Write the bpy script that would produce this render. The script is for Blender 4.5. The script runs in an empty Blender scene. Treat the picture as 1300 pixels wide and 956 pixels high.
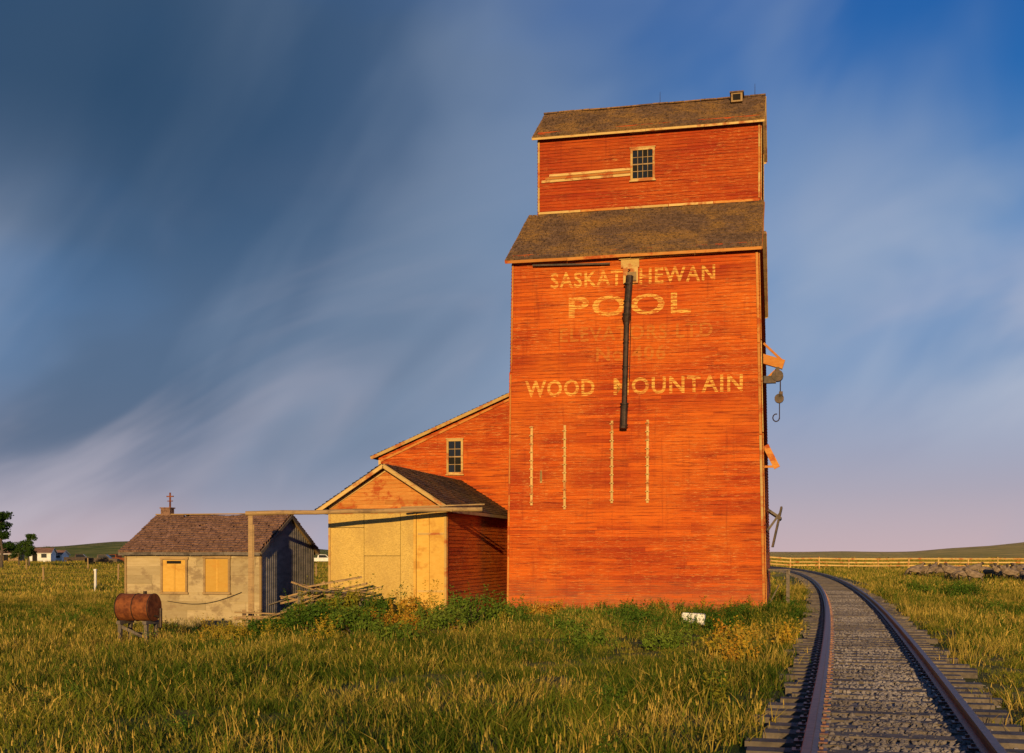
import bpy, math, random, bmesh
import numpy as np
from mathutils import Vector, Matrix, Euler
random.seed(7); rng=np.random.default_rng(11)
scene=bpy.context.scene
V=Vector
# ------------------------------------------------------------------ mesh builder
class MB:
    def __init__(s): s.v=[];s.f=[];s.m=[];s.b=[]
    def face(s,pts,mat=0,val=None):
        n=len(s.v); s.v+= [tuple(p) for p in pts]; s.f.append(tuple(range(n,n+len(pts))))
        s.m.append(mat); s.b.append(random.random() if val is None else val)
    def hexa(s,c,mat=0,val=None):
        if val is None: val=random.random()
        n=len(s.v); s.v+=[tuple(p) for p in c]
        for q in ((0,3,2,1),(4,5,6,7),(0,1,5,4),(1,2,6,5),(2,3,7,6),(3,0,4,7)):
            s.f.append(tuple(n+i for i in q)); s.m.append(mat); s.b.append(val)
    def box(s,c,d,mat=0,val=None,rot=None):
        c=V(c); h=[x/2 for x in d]
        P=[V((-h[0],-h[1],-h[2])),V((h[0],-h[1],-h[2])),V((h[0],h[1],-h[2])),V((-h[0],h[1],-h[2])),
           V((-h[0],-h[1],h[2])),V((h[0],-h[1],h[2])),V((h[0],h[1],h[2])),V((-h[0],h[1],h[2]))]
        if rot is not None:
            R=Euler(rot).to_matrix(); P=[R@p for p in P]
        s.hexa([c+p for p in P],mat,val)
    def beam(s,p1,p2,w,h,mat=0,val=None,up=(0,0,1)):
        p1=V(p1);p2=V(p2);d=(p2-p1).normalized();up=V(up)
        if abs(d.dot(up))>.98: up=V((0,1,0))
        sd=d.cross(up).normalized()*w/2; u=sd.cross(d).normalized()*h/2
        s.hexa([p1-sd-u,p2-sd-u,p2+sd-u,p1+sd-u,p1-sd+u,p2-sd+u,p2+sd+u,p1+sd+u],mat,val)
    def cyl(s,p1,p2,r1,r2=None,n=12,mat=0,val=None,cap=True):
        if r2 is None:r2=r1
        if val is None: val=random.random()
        p1=V(p1);p2=V(p2);d=(p2-p1).normalized()
        a=d.orthogonal().normalized();b=d.cross(a)
        k=len(s.v)
        for p,r in((p1,r1),(p2,r2)):
            for i in range(n):
                t=2*math.pi*i/n; s.v.append(tuple(p+a*math.cos(t)*r+b*math.sin(t)*r))
        for i in range(n):
            j=(i+1)%n; s.f.append((k+i,k+j,k+n+j,k+n+i)); s.m.append(mat); s.b.append(val)
        if cap:
            s.f.append(tuple(k+i for i in range(n))[::-1]); s.m.append(mat); s.b.append(val)
            s.f.append(tuple(k+n+i for i in range(n))); s.m.append(mat); s.b.append(val)
    def build(s,name,mats,parent=None,smooth=False,link=True):
        me=bpy.data.meshes.new(name); me.from_pydata(s.v,[],s.f)
        for m in mats: me.materials.append(m)
        me.polygons.foreach_set("material_index",s.m)
        a=me.attributes.new("bv",'FLOAT','FACE'); a.data.foreach_set("value",s.b)
        if smooth: me.polygons.foreach_set("use_smooth",[True]*len(s.f))
        me.update()
        o=bpy.data.objects.new(name,me)
        if link: scene.collection.objects.link(o)
        if parent: o.parent=parent
        return o
def clip(poly,ax,lim,keep_gt):
    out=[];n=len(poly)
    for i in range(n):
        p=poly[i];q=poly[(i+1)%n]
        ip=(p[ax]>=lim) if keep_gt else (p[ax]<=lim); iq=(q[ax]>=lim) if keep_gt else (q[ax]<=lim)
        if ip: out.append(p)
        if ip!=iq:
            t=(lim-p[ax])/(q[ax]-p[ax]); out.append((p[0]+t*(q[0]-p[0]),p[1]+t*(q[1]-p[1])))
    return out
def courses(mb,O,A,S,N,poly,h=.12,lap=.024,lr=(2.0,5),mat=0,jit=.0015,miss=0,gap=.003,s00=0,back=True,bmat=None,warp=None):
    O=V(O);A=V(A);S=V(S);N=V(N)
    smin=min(p[1] for p in poly);smax=max(p[1] for p in poly)
    k=math.floor((smin-s00)/h)
    W=(lambda a,s:warp(a,s)) if warp else (lambda a,s:0)
    while s00+k*h<smax-1e-4:
        s0=s00+k*h;s1=s0+h;k+=1
        c=clip(clip(poly,1,s0,True),1,s1,False)
        if len(c)<3: continue
        amin=min(p[0] for p in c);amax=max(p[0] for p in c)
        a=amin-random.random()*lr[0]
        while a<amax:
            L=random.uniform(*lr);b=a+L
            pc=clip(clip(c,0,a+gap,True),0,b-gap,False);a=b
            if len(pc)<3: continue
            if random.random()<miss: continue
            val=random.random();j=random.uniform(-jit,jit)
            off=lambda s:lap*(1-(s-s0)/h)+j
            mb.face([O+A*p[0]+S*p[1]+N*(off(p[1])+W(*p)) for p in pc],mat,val)
            bs=min(p[1] for p in pc); bl=[p[0] for p in pc if p[1]<bs+1e-5]
            if len(bl)>=2:
                x0,x1=min(bl),max(bl)
                mb.face([O+A*x0+S*bs+N*(off(bs)+W(x0,bs)),O+A*x1+S*bs+N*(off(bs)+W(x1,bs)),O+A*x1+S*bs-N*.012,O+A*x0+S*bs-N*.012],mat,val*.5)  # underside takes a lower tone value: lap shadow line painted into red siding
    if back: mb.face([O+A*p[0]+S*p[1]-N*.012 for p in poly],mat if bmat is None else bmat,.1)
def empty(name,loc=(0,0,0),rz=0):
    e=bpy.data.objects.new(name,None); e.location=loc; e.rotation_euler=(0,0,rz); scene.collection.objects.link(e); return e
# ------------------------------------------------------------------ materials
class NT:
    def __init__(s,m): s.t=m.node_tree; s.n=s.t.nodes; s.l=s.t.links
    def __call__(s,typ,**k):
        nd=s.n.new(typ)
        for a,b in k.items(): setattr(nd,a,b)
        return nd
    def mix(s,fac,a,b,mode='MIX'):
        nd=s.n.new("ShaderNodeMix"); nd.data_type='RGBA'; nd.blend_type=mode
        for sk,val in((0,fac),(6,a),(7,b)):
            if isinstance(val,bpy.types.NodeSocket): s.l.new(val,nd.inputs[sk])
            elif sk==0: nd.inputs[0].default_value=val
            else: nd.inputs[sk].default_value=(*val,1)
        return nd.outputs[2]
    def math(s,op,a,b=None,c=None,clamp=False):
        nd=s.n.new("ShaderNodeMath"); nd.operation=op; nd.use_clamp=clamp
        for i,val in enumerate((a,b,c)):
            if val is None: continue
            if isinstance(val,bpy.types.NodeSocket): s.l.new(val,nd.inputs[i])
            else: nd.inputs[i].default_value=val
        return nd.outputs[0]
    def noise(s,vec,scale=(1,1,1),sc=1,detail=5,rough=.6,dist=0,loc=(0,0,0)):
        mp=s.n.new("ShaderNodeMapping"); mp.inputs['Scale'].default_value=scale; mp.inputs['Location'].default_value=loc
        s.l.new(vec,mp.inputs[0]); nd=s.n.new("ShaderNodeTexNoise")
        nd.inputs['Scale'].default_value=sc; nd.inputs['Detail'].default_value=detail; nd.inputs['Roughness'].default_value=rough; nd.inputs['Distortion'].default_value=dist
        s.l.new(mp.outputs[0],nd.inputs['Vector']); return nd.outputs[0]
    def step(s,x,a,b,lo=0,hi=1):
        nd=s.n.new("ShaderNodeMapRange"); nd.interpolation_type='SMOOTHSTEP'
        s.l.new(x,nd.inputs[0]); nd.inputs[1].default_value=a; nd.inputs[2].default_value=b; nd.inputs[3].default_value=lo; nd.inputs[4].default_value=hi
        return nd.outputs[0]
def newmat(name):
    m=bpy.data.materials.new(name); m.use_nodes=True; m.node_tree.nodes.clear(); return m,NT(m)
def finish(m,T,col,rough=.8,bump=None,bs=.3,bd=.02,metal=0,spec=.3):
    p=T("ShaderNodeBsdfPrincipled"); p.inputs['Roughness'].default_value=rough; p.inputs['Metallic'].default_value=metal
    p.inputs['Specular IOR Level'].default_value=spec
    if isinstance(col,bpy.types.NodeSocket): T.l.new(col,p.inputs['Base Color'])
    else: p.inputs['Base Color'].default_value=(*col,1)
    if bump is not None:
        b=T("ShaderNodeBump"); b.inputs['Strength'].default_value=bs
        if isinstance(bd,bpy.types.NodeSocket): T.l.new(bd,b.inputs['Distance'])
        else: b.inputs['Distance'].default_value=bd
        T.l.new(bump,b.inputs['Height']); T.l.new(b.outputs[0],p.inputs['Normal'])
    o=T("ShaderNodeOutputMaterial"); T.l.new(p.outputs[0],o.inputs[0]); return m
def red_core(T,o):
    at=T("ShaderNodeAttribute",attribute_name="bv").outputs['Fac']
    sep=T("ShaderNodeSeparateXYZ"); T.l.new(o,sep.inputs[0])
    c=T.mix(at,(.31,.032,.006),(.55,.092,.008))
    big=T.noise(o,(.25,.25,.35),1,3,.6)
    c=T.mix(T.step(big,.38,.66,0,.7),c,(.64,.15,.012))
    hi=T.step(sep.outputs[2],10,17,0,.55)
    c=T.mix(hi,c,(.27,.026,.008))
    st=T.noise(o,(.9,.9,26),1,5,.75)
    c=T.mix(T.step(st,.49,.64,0,.85),c,(.16,.016,.006))
    fl=T.noise(o,(1.8,1.8,34),1.7,6,.78,loc=(5,3,1))
    patch=T.noise(o,(.3,.3,.5),1.1,4,.65,loc=(9,1,4))
    w=T.math('MULTIPLY',T.step(fl,.555,.62),T.step(patch,.38,.60,.20,1))
    c=T.mix(w,c,(.64,.31,.09))
    run=T.noise(o,(5,5,.35),1.3,4,.7,loc=(2,2,2))
    c=T.mix(T.step(run,.55,.75,0,.4),c,(.16,.02,.008))
    lowg=T.math('MULTIPLY',T.step(sep.outputs[2],.0,1.6,1,0),T.step(st,.35,.6))
    c=T.mix(T.math('MULTIPLY',lowg,.7),c,(.26,.12,.06))
    fine=T.noise(o,(6,6,60),2,4,.7)
    return c,fine,fl
def mat_red():
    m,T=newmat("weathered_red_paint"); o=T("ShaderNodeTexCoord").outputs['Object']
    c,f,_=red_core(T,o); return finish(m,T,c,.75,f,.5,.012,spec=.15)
def mat_text(name,col,lo,hi,mx):
    m,T=newmat(name); o=T("ShaderNodeTexCoord").outputs['Object']
    c,f,_=red_core(T,o)
    n=T.noise(o,(2.6,2.6,16),1.5,7,.8,loc=(2,8,3))
    c=T.mix(T.step(n,lo,hi,mx,0),c,col)
    return finish(m,T,c,.75,f,.5,.012,spec=.15)
def mat_wood(name,c1,c2,c3=None,scale=(2,2,20),bs=.4,rough=.8):
    m,T=newmat(name); o=T("ShaderNodeTexCoord").outputs['Object']
    at=T("ShaderNodeAttribute",attribute_name="bv").outputs['Fac']
    n=T.noise(o,scale,1.5,7,.7); c=T.mix(T.step(n,.3,.7),c1,c2)
    c=T.mix(T.math('MULTIPLY',at,.55),c,tuple(x*.55 for x in c1))
    if c3: c=T.mix(T.step(T.noise(o,(1.2,1.2,1.6),1.3,6,.7,loc=(4,4,4)),.50,.62,0,.9),c,c3)
    return finish(m,T,c,rough,n,bs,.015,spec=.2)
def mat_roof(name,c1,c2,c3):
    m,T=newmat(name); o=T("ShaderNodeTexCoord").outputs['Object']
    at=T("ShaderNodeAttribute",attribute_name="bv").outputs['Fac']
    c=T.mix(at,c1,c2)
    n=T.noise(o,(.7,.7,.7),1,6,.7); c=T.mix(T.step(n,.42,.62,0,.75),c,c3)
    n2=T.noise(o,(7,7,7),1.5,6,.8); c=T.mix(T.step(n2,.45,.64,0,.85),c,tuple(x*.3 for x in c1))
    return finish(m,T,c,.9,n2,.8,.03,spec=.15)
def mat_osb():
    m,T=newmat("osb_board"); o=T("ShaderNodeTexCoord").outputs['Object']
    vo=T("ShaderNodeTexVoronoi"); vo.inputs['Scale'].default_value=30
    mp=T("ShaderNodeMapping"); mp.inputs['Scale'].default_value=(1,1,1.8); mp.inputs['Rotation'].default_value=(0,.6,0)
    T.l.new(o,mp.inputs[0]); T.l.new(mp.outputs[0],vo.inputs['Vector'])
    s=T("ShaderNodeSeparateColor"); T.l.new(vo.outputs['Color'],s.inputs[0])
    at=T("ShaderNodeAttribute",attribute_name="bv").outputs['Fac']
    c=T.mix(s.outputs[0],(.48,.32,.08),(.64,.45,.13))
    c=T.mix(T.step(s.outputs[1],.90,.95,0,.5),c,(.28,.17,.06))
    c=T.mix(T.step(T.noise(o,(.8,.8,.6),1.3,5,.6),.45,.68,0,.6),c,(.38,.25,.08))
    c=T.mix(T.math('MULTIPLY',at,.25),c,(.34,.22,.08))
    return finish(m,T,c,.75,s.outputs[0],.1,.003,spec=.25)
def mat_simple(name,c1,c2,sc=4,rough=.7,metal=0,bs=.3,scale=(1,1,1),lo=.35,hi=.65):
    m,T=newmat(name); o=T("ShaderNodeTexCoord").outputs['Object']
    n=T.noise(o,scale,sc,6,.7); return finish(m,T,T.mix(T.step(n,lo,hi),c1,c2),rough,n,bs,.01,metal)
def mat_foliage(name,cols):
    m,T=newmat(name); oi=T("ShaderNodeObjectInfo")
    at=T("ShaderNodeAttribute",attribute_name="bv").outputs['Fac']
    cr=T("ShaderNodeValToRGB"); e=cr.color_ramp.elements
    while len(e)<len(cols): e.new(.5)
    for i,cc in enumerate(cols): e[i].position=i/(len(cols)-1); e[i].color=(*cc,1)
    n=T.noise(oi.outputs['Location'],(.22,.22,0),1,2,.65)
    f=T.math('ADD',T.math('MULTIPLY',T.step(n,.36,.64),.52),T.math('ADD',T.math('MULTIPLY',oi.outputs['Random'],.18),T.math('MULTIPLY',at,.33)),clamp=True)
    T.l.new(f,cr.inputs[0])
    d=T("ShaderNodeBsdfDiffuse"); T.l.new(cr.outputs[0],d.inputs[0])
    o=T("ShaderNodeOutputMaterial"); T.l.new(d.outputs[0],o.inputs[0]); return m
RED=mat_red()
TXT=mat_text("faded_cream_lettering",(.74,.47,.10),.45,.585,.88)
TXT2=mat_text("ghost_lettering",(.50,.22,.04),.45,.62,.58)
CREAM=mat_wood("weathered_cream_trim",(.56,.36,.12),(.68,.48,.19),(.38,.11,.03))
ORANGE=mat_wood("weathered_orange_trim",(.50,.17,.03),(.60,.30,.08),(.36,.06,.012))
BARE=mat_wood("bare_weathered_wood",(.32,.21,.10),(.46,.31,.15),(.20,.13,.07))
GREYW=mat_wood("grey_weathered_wood",(.12,.10,.085),(.22,.185,.155),(.065,.055,.05),scale=(6,6,6))
PLY=mat_wood("plywood",(.62,.36,.07),(.70,.43,.10),(.50,.26,.05),scale=(3,3,8),bs=.1)
ROOF=mat_roof("old_cedar_shingles",(.13,.080,.055),(.25,.155,.10),(.34,.19,.06))
ROOF2=mat_roof("red_brown_shingles",(.20,.11,.08),(.36,.21,.155),(.24,.14,.10))
OSB=mat_osb()
DARKM=mat_simple("dark_steel",(.02,.014,.012),(.06,.035,.025),6,.5,.3)
RUST=mat_simple("rusty_steel",(.11,.030,.012),(.27,.085,.025),5,.75,.2)
RAILM=mat_simple("rusted_rail",(.085,.040,.032),(.17,.085,.065),9,.45,.4)
GALV=mat_simple("galvanised_corrugated",(.20,.19,.18),(.34,.31,.29),1.5,.55,.3,scale=(1,1,3))
TIN=mat_wood("weathered_panel_siding",(.40,.31,.17),(.50,.40,.24),(.26,.19,.11),scale=(1.2,1.2,7),bs=.3)
WHITE=mat_simple("white_block",(.62,.60,.56),(.80,.79,.76),8,.8)
WHITEP=mat_simple("white_paint_far",(.6,.6,.6),(.75,.74,.72),2,.7)
STONE=mat_foliage("ballast_stone",[(.11,.095,.095),(.20,.18,.18),(.32,.29,.29),(.48,.44,.43)])
GLASS,T=newmat("window_glass"); finish(GLASS,T,(.012,.014,.018),.12,spec=.6)
DARK=mat_simple("dark_void",(.008,.007,.006),(.015,.012,.01),3,.9)
GRASS=mat_foliage("green_grass",[(.024,.050,.007),(.052,.085,.010),(.115,.135,.016),(.27,.22,.035)])
DRY=mat_foliage("dry_grass",[(.10,.11,.020),(.22,.18,.035),(.40,.28,.06),(.55,.38,.10)])
LEAF=mat_foliage("weed_leaves",[(.022,.050,.008),(.040,.085,.012),(.080,.135,.018),(.16,.19,.03)])
LEAFY=mat_foliage("golden_weed_leaves",[(.09,.11,.014),(.20,.18,.02),(.40,.26,.03),(.38,.14,.02)])
TREEL=mat_foliage("tree_leaves",[(.012,.028,.006),(.022,.048,.010),(.035,.065,.014),(.055,.085,.018)])
BARK=mat_simple("bark",(.06,.045,.035),(.12,.09,.07),8,.9)
# ------------------------------------------------------------------ terrain
TY=np.arange(-40,320,1.0)
SL=np.interp(TY,[-20,14,30,57,80,100,115,140,200,300],[.285,.28,.268,.235,.205,.16,.10,.02,-.08,-.1])
TX=np.concatenate([[0],np.cumsum((SL[1:]+SL[:-1])/2)]); TX+=4.52-np.interp(14.4,TY,TX)
def tc(y): return np.interp(y,TY,TX)
def tsl(y): return np.interp(y,TY,SL)
def sstep(x,a,b):
    t=np.clip((x-a)/(b-a),0,1); return t*t*(3-2*t)
def terrain(x,y):
    x=np.asarray(x,float);y=np.asarray(y,float)
    z=-.3*sstep(-x,4.5,8.5)*(1-sstep(y,60,120))
    z=z+.05*np.sin(x*.55+1.3)*np.sin(y*.42+.4)+.04*np.sin(x*1.3+y*.9)*np.sin(y*1.1-x*.3)
    d=np.abs(x-tc(y))*.965
    bed=1-sstep(d,1.4,4.0)
    z=np.where(y<310,z*(1-bed)+.31*bed,z)
    r=np.hypot(x,y)
    far=sstep(y,260,1500)
    u=x/np.maximum(y,1)
    hl=np.exp(-((u+.30)/.17)**2)*14+3*np.sin(u*23+1)+1.6*np.sin(u*51)
    hr=sstep(u,.26,.50)*15+2.0*np.sin(u*31)*sstep(u,.2,.35)+1.2*np.sin(u*67+2)
    hill=np.where(u<0,np.maximum(hl,1.5),np.maximum(hr,.6))
    z=z+far*hill*np.where(y>0,1,0)
    z=z+sstep(r,120,600)*.35*np.sin(x*.021+2)*np.sin(y*.017)
    return z
def build_ground():
    xs=np.concatenate([-np.geomspace(30,3500,46)[::-1],np.arange(-29.5,45,.5),np.geomspace(45.5,3500,60)])
    ys=np.concatenate([-np.geomspace(6,3000,18)[::-1],np.arange(-5,125,.5),np.geomspace(126,4200,90)])
    X,Y=np.meshgrid(xs,ys); Z=terrain(X,Y)
    nx,ny=len(xs),len(ys); v=np.stack([X,Y,Z],-1).reshape(-1,3)
    i=np.arange(nx*ny).reshape(ny,nx)
    f=np.stack([i[:-1,:-1],i[:-1,1:],i[1:,1:],i[1:,:-1]],-1).reshape(-1,4)
    me=bpy.data.meshes.new("ground"); me.from_pydata(v.tolist(),[],f.tolist())
    me.polygons.foreach_set("use_smooth",[True]*len(f))
    o=bpy.data.objects.new("ground",me); scene.collection.objects.link(o)
    m,T=newmat("prairie_soil"); c=T("ShaderNodeTexCoord").outputs['Object']
    sp=T("ShaderNodeSeparateXYZ"); T.l.new(c,sp.inputs[0])
    n1=T.noise(c,(.35,.35,.35),1,6,.7); n2=T.noise(c,(6,6,6),1,6,.75)
    near=T.mix(T.step(n1,.38,.62),(.055,.080,.018),(.17,.15,.05))
    near=T.mix(T.step(n2,.45,.7),near,(.06,.05,.025))
    nf=T.noise(c,(.012,.05,1),1,7,.65); nf2=T.noise(c,(.15,.4,1),1,6,.7)
    farL=T.mix(T.step(nf,.42,.6),(.15,.20,.035),(.42,.36,.09))
    farR=T.mix(T.step(nf,.40,.6),(.52,.40,.10),(.85,.60,.17))
    side=T.step(sp.outputs[0],-30,40)
    fr=T.mix(side,farL,farR); fr=T.mix(T.step(nf2,.5,.7,0,.4),fr,(.14,.14,.035))
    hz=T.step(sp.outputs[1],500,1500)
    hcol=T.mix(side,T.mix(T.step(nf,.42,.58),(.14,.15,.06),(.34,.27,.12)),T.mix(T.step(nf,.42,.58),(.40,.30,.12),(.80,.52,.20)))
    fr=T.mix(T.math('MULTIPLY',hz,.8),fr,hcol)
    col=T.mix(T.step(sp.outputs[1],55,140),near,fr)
    bdist=T.step(sp.outputs[1],120,500,.06,.9)
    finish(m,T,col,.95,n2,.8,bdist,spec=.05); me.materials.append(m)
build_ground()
# ------------------------------------------------------------------ railway
RW=empty("railway_track")
def frame(y):
    s=float(tsl(y)); d=V((s,1,0)).normalized(); return V((float(tc(y)),y,0)),d,V((d.y,-d.x,0))
mb=MB()
prof=[(-.07,0),(.07,0),(.07,.012),(.012,.03),(.012,.11),(.036,.12),(.036,.15),(-.036,.15),(-.036,.12),(-.012,.11),(-.012,.03),(-.07,.012)]
ysr=list(np.arange(-12,60,.8))+list(np.arange(60,300,2.5))
for side in(-.7525,.7525):
    prev=None
    for y in ysr:
        P,d,r=frame(y); ring=[P+r*(side+a)+V((0,0,.40+b)) for a,b in prof]
        if prev:
            for i in range(12):
                j=(i+1)%12; mb.face([prev[i],prev[j],ring[j],ring[i]],0,.5)
        prev=ring
mb.build("rails",[RAILM],RW)
mb=MB()
y=-12.
while y<240:
    P,d,r=frame(y); L=random.uniform(2.35,2.7); w=random.uniform(.2,.25); o=random.uniform(-.15,.15)
    a=math.atan2(r.y,r.x)+random.uniform(-.04,.04)
    mb.box(P+r*o+V((0,0,.40-.09+random.uniform(-.012,.003))),(L,w,.18),0,None,(random.uniform(-.02,.02),0,a))
    if y<70:
        for sx in(-.7525,.7525):
            mb.box(P+r*sx+V((0,0,.404)),(.3,.17,.016),1,None,(0,0,a))
            for q in(-.1,.1): mb.box(P+r*(sx+q)+d*.05+V((0,0,.42)),(.035,.035,.03),1,None,(0,0,a))
    y+=random.uniform(.50,.57)
mb.build("ties",[GREYW,RAILM],RW)
bm_=MB(); cols=np.linspace(-1.5,1.5,21); prev=None
def bedz(a): return .368 -.05*np.clip((np.abs(a)-.8)/.3,0,1)-.05*np.clip((np.abs(a)-1.1)/.4,0,1)
BAL,T=newmat("ballast_gravel"); c=T("ShaderNodeTexCoord").outputs['Object']
vo=T("ShaderNodeTexVoronoi"); vo.inputs['Scale'].default_value=24; T.l.new(c,vo.inputs['Vector'])
s_=T("ShaderNodeSeparateColor"); T.l.new(vo.outputs['Color'],s_.inputs[0])
cc=T.mix(s_.outputs[0],(.09,.08,.08),(.28,.25,.245)); cc=T.mix(T.step(T.noise(c,(.8,.8,.8),1,5,.7),.5,.7,0,.5),cc,(.12,.095,.06))
finish(BAL,T,cc,.9,vo.outputs['Distance'],.9,.03)
for y in list(np.arange(-12,60,.25))+list(np.arange(60,260,2)):
    P,d,r=frame(y)
    ring=[P+r*a+V((0,0,float(bedz(a))+random.uniform(-.012,.012))) for a in cols]
    if prev:
        for i in range(len(cols)-1): bm_.face([prev[i],prev[i+1],ring[i+1],ring[i]],0,.5)
    prev=ring
bm_.build("ballast",[BAL],RW)
# ------------------------------------------------------------------ instancing helper
def scatter(name,pts,rots,scls,objs,parent=None):
    col=bpy.data.collections.new(name+"_sources")
    for o in objs: col.objects.link(o)
    me=bpy.data.meshes.new(name); me.from_pydata(pts.tolist(),[],[])
    a=me.attributes.new("rot",'FLOAT_VECTOR','POINT'); a.data.foreach_set("vector",rots.astype(np.float32).ravel())
    a=me.attributes.new("scl",'FLOAT','POINT'); a.data.foreach_set("value",scls.astype(np.float32))
    o=bpy.data.objects.new(name,me); scene.collection.objects.link(o)
    if parent:o.parent=parent
    ng=bpy.data.node_groups.new(name+"_scatter",'GeometryNodeTree')
    ng.interface.new_socket("Geometry",in_out='INPUT',socket_type='NodeSocketGeometry')
    ng.interface.new_socket("Geometry",in_out='OUTPUT',socket_type='NodeSocketGeometry')
    n=ng.nodes;l=ng.links
    gi=n.new("NodeGroupInput");go=n.new("NodeGroupOutput")
    ci=n.new("GeometryNodeCollectionInfo"); ci.inputs[0].default_value=col; ci.inputs[1].default_value=True; ci.inputs[2].default_value=True
    ip=n.new("GeometryNodeInstanceOnPoints"); ip.inputs['Pick Instance'].default_value=True
    rv=n.new("FunctionNodeRandomValue"); rv.data_type='INT'
    [s for s in rv.inputs if s.name=='Min' and s.type=='INT'][0].default_value=0
    [s for s in rv.inputs if s.name=='Max' and s.type=='INT'][0].default_value=len(objs)-1
    l.new([s for s in rv.outputs if s.type=='INT'][0],ip.inputs['Instance Index'])
    na=n.new("GeometryNodeInputNamedAttribute"); na.data_type='FLOAT_VECTOR'; na.inputs[0].default_value="rot"
    nb=n.new("GeometryNodeInputNamedAttribute"); nb.data_type='FLOAT'; nb.inputs[0].default_value="scl"
    l.new(na.outputs[0],ip.inputs['Rotation']); l.new(nb.outputs[0],ip.inputs['Scale'])
    l.new(gi.outputs[0],ip.inputs[0]); l.new(ci.outputs[0],ip.inputs['Instance']); l.new(ip.outputs[0],go.inputs[0])
    md=o.modifiers.new("scatter",'NODES'); md.node_group=ng
    return o
def stone(i):
    s=[random.uniform(.7,1.2) for _ in range(3)]
    b=bmesh.new(); bmesh.ops.create_icosphere(b,subdivisions=1,radius=.030)
    for v in b.verts: v.co=V((v.co.x*s[0],v.co.y*s[1],v.co.z*s[2]*.8))*random.uniform(.75,1.2)
    me=bpy.data.meshes.new("stone"); b.to_mesh(me); b.free(); me.materials.append(STONE)
    return bpy.data.objects.new("stone",me)
N=12000
yy=9+45*rng.random(N)**1.3; a=np.clip(rng.normal(0,.6,N),-1.45,1.45)
scatter("ballast_stones",np.stack([tc(yy)+a,yy,bedz(a)+.012],-1),rng.uniform(0,6.28,(N,3)),rng.uniform(.5,1.3,N),[stone(i) for i in range(6)],RW)
# ------------------------------------------------------------------ ELEVATOR
TH=math.radians(13.1)
E=empty("grain_elevator",(8.44,39.3,0),-TH)
X=V((1,0,0));Yv=V((0,1,0));Z=V((0,0,1))
mb=MB()
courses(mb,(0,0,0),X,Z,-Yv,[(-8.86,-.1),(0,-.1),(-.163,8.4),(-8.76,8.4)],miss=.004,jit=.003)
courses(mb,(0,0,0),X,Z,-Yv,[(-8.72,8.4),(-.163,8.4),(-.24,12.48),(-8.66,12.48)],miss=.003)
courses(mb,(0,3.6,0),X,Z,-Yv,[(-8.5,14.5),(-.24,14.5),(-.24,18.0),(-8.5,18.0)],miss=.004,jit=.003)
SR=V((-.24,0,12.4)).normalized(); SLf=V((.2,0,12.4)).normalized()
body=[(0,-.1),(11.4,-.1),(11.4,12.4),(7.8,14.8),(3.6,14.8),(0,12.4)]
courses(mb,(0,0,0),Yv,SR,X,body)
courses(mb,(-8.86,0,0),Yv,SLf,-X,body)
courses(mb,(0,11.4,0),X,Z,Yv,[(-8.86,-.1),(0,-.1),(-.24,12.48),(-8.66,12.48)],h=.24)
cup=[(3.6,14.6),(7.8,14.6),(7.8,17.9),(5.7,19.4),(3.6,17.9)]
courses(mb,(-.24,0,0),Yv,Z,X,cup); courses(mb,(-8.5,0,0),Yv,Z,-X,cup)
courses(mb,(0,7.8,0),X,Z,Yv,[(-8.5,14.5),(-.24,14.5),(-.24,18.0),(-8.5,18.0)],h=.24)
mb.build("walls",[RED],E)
wob=lambda a,s:.018*math.sin(a*1.7+s*.8)+.012*math.sin(a*4.1+1)+.010*math.sin(s*3+a)+.03
def roof(mb,x0,x1,eave,ridge,sm=0,th=.07,fm=1,sh=.16,fas=True,lr=(.12,.32),fh=.10):
    e=V((0,eave[0],eave[1]));r=V((0,ridge[0],ridge[1]));S=(r-e);L=S.length;S.normalize();
    N=X.cross(S) 
    if N.z<0:N=-N
    courses(mb,e+N*.002,X,S,N,[(x0,0),(x1,0),(x1,L),(x0,L)],h=sh,lap=.03,lr=lr,mat=sm,jit=.010,miss=.02,gap=.005,bmat=sm,warp=wob)
    c=[]
    for q in(-th,-.014):
        for (xx,ss) in((x0,0),(x1,0),(x1,L),(x0,L)): c.append(e+X*xx+S*ss+N*q)
    mb.hexa(c,2)
    if fas:
        n=4
        for i in range(n):
            a=x0+(x1-x0)*i/n;b=x0+(x1-x0)*(i+1)/n-.01; q=random.uniform(-.012,.012)
            mb.beam(e+X*a-N*(.06+q)-S*.02,e+X*b-N*(.06-q)-S*.02,.025,fh,fm)
        mb.beam(e+X*(x0-.014)-N*.05,e+S*L+X*(x0-.014)-N*.05,.025,fh,fm,up=N)
        mb.beam(e+X*(x1+.014)-N*.05,e+S*L+X*(x1+.014)-N*.05,.025,fh,fm,up=N)
mb=MB()
roof(mb,-8.84,-.12,(-.28,12.25),(3.6,14.83),fm=3)
roof(mb,-8.84,-.12,(11.68,12.25),(7.8,14.83))
roof(mb,-8.66,-.1,(3.33,17.74),(5.7,19.43),fm=1,fh=.08)
roof(mb,-8.66,-.1,(8.07,17.74),(5.7,19.43))
for i in range(14): mb.beam((-8.68+i*.614,5.7,19.47+random.uniform(-.012,.012)),(-8.08+i*.614,5.7,19.47+random.uniform(-.012,.012)),.24,.05,0)
mb.box((-1.15,5.2,19.22),(.42,.5,.34),2); mb.box((-1.15,5.2,19.41),(.52,.6,.05),0); mb.box((-1.15,4.94,19.22),(.28,.02,.22),4)
mb.build("roof",[ROOF,CREAM,BARE,ORANGE,DARK],E)
mb=MB()
for xx in(-.5,-4.1): mb.cyl((xx,5.7,19.45),(xx,5.7,19.95),.012,.006,6)
mb.build("lightning_rods",[DARKM],E)
mb=MB()
yf=-.038
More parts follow.
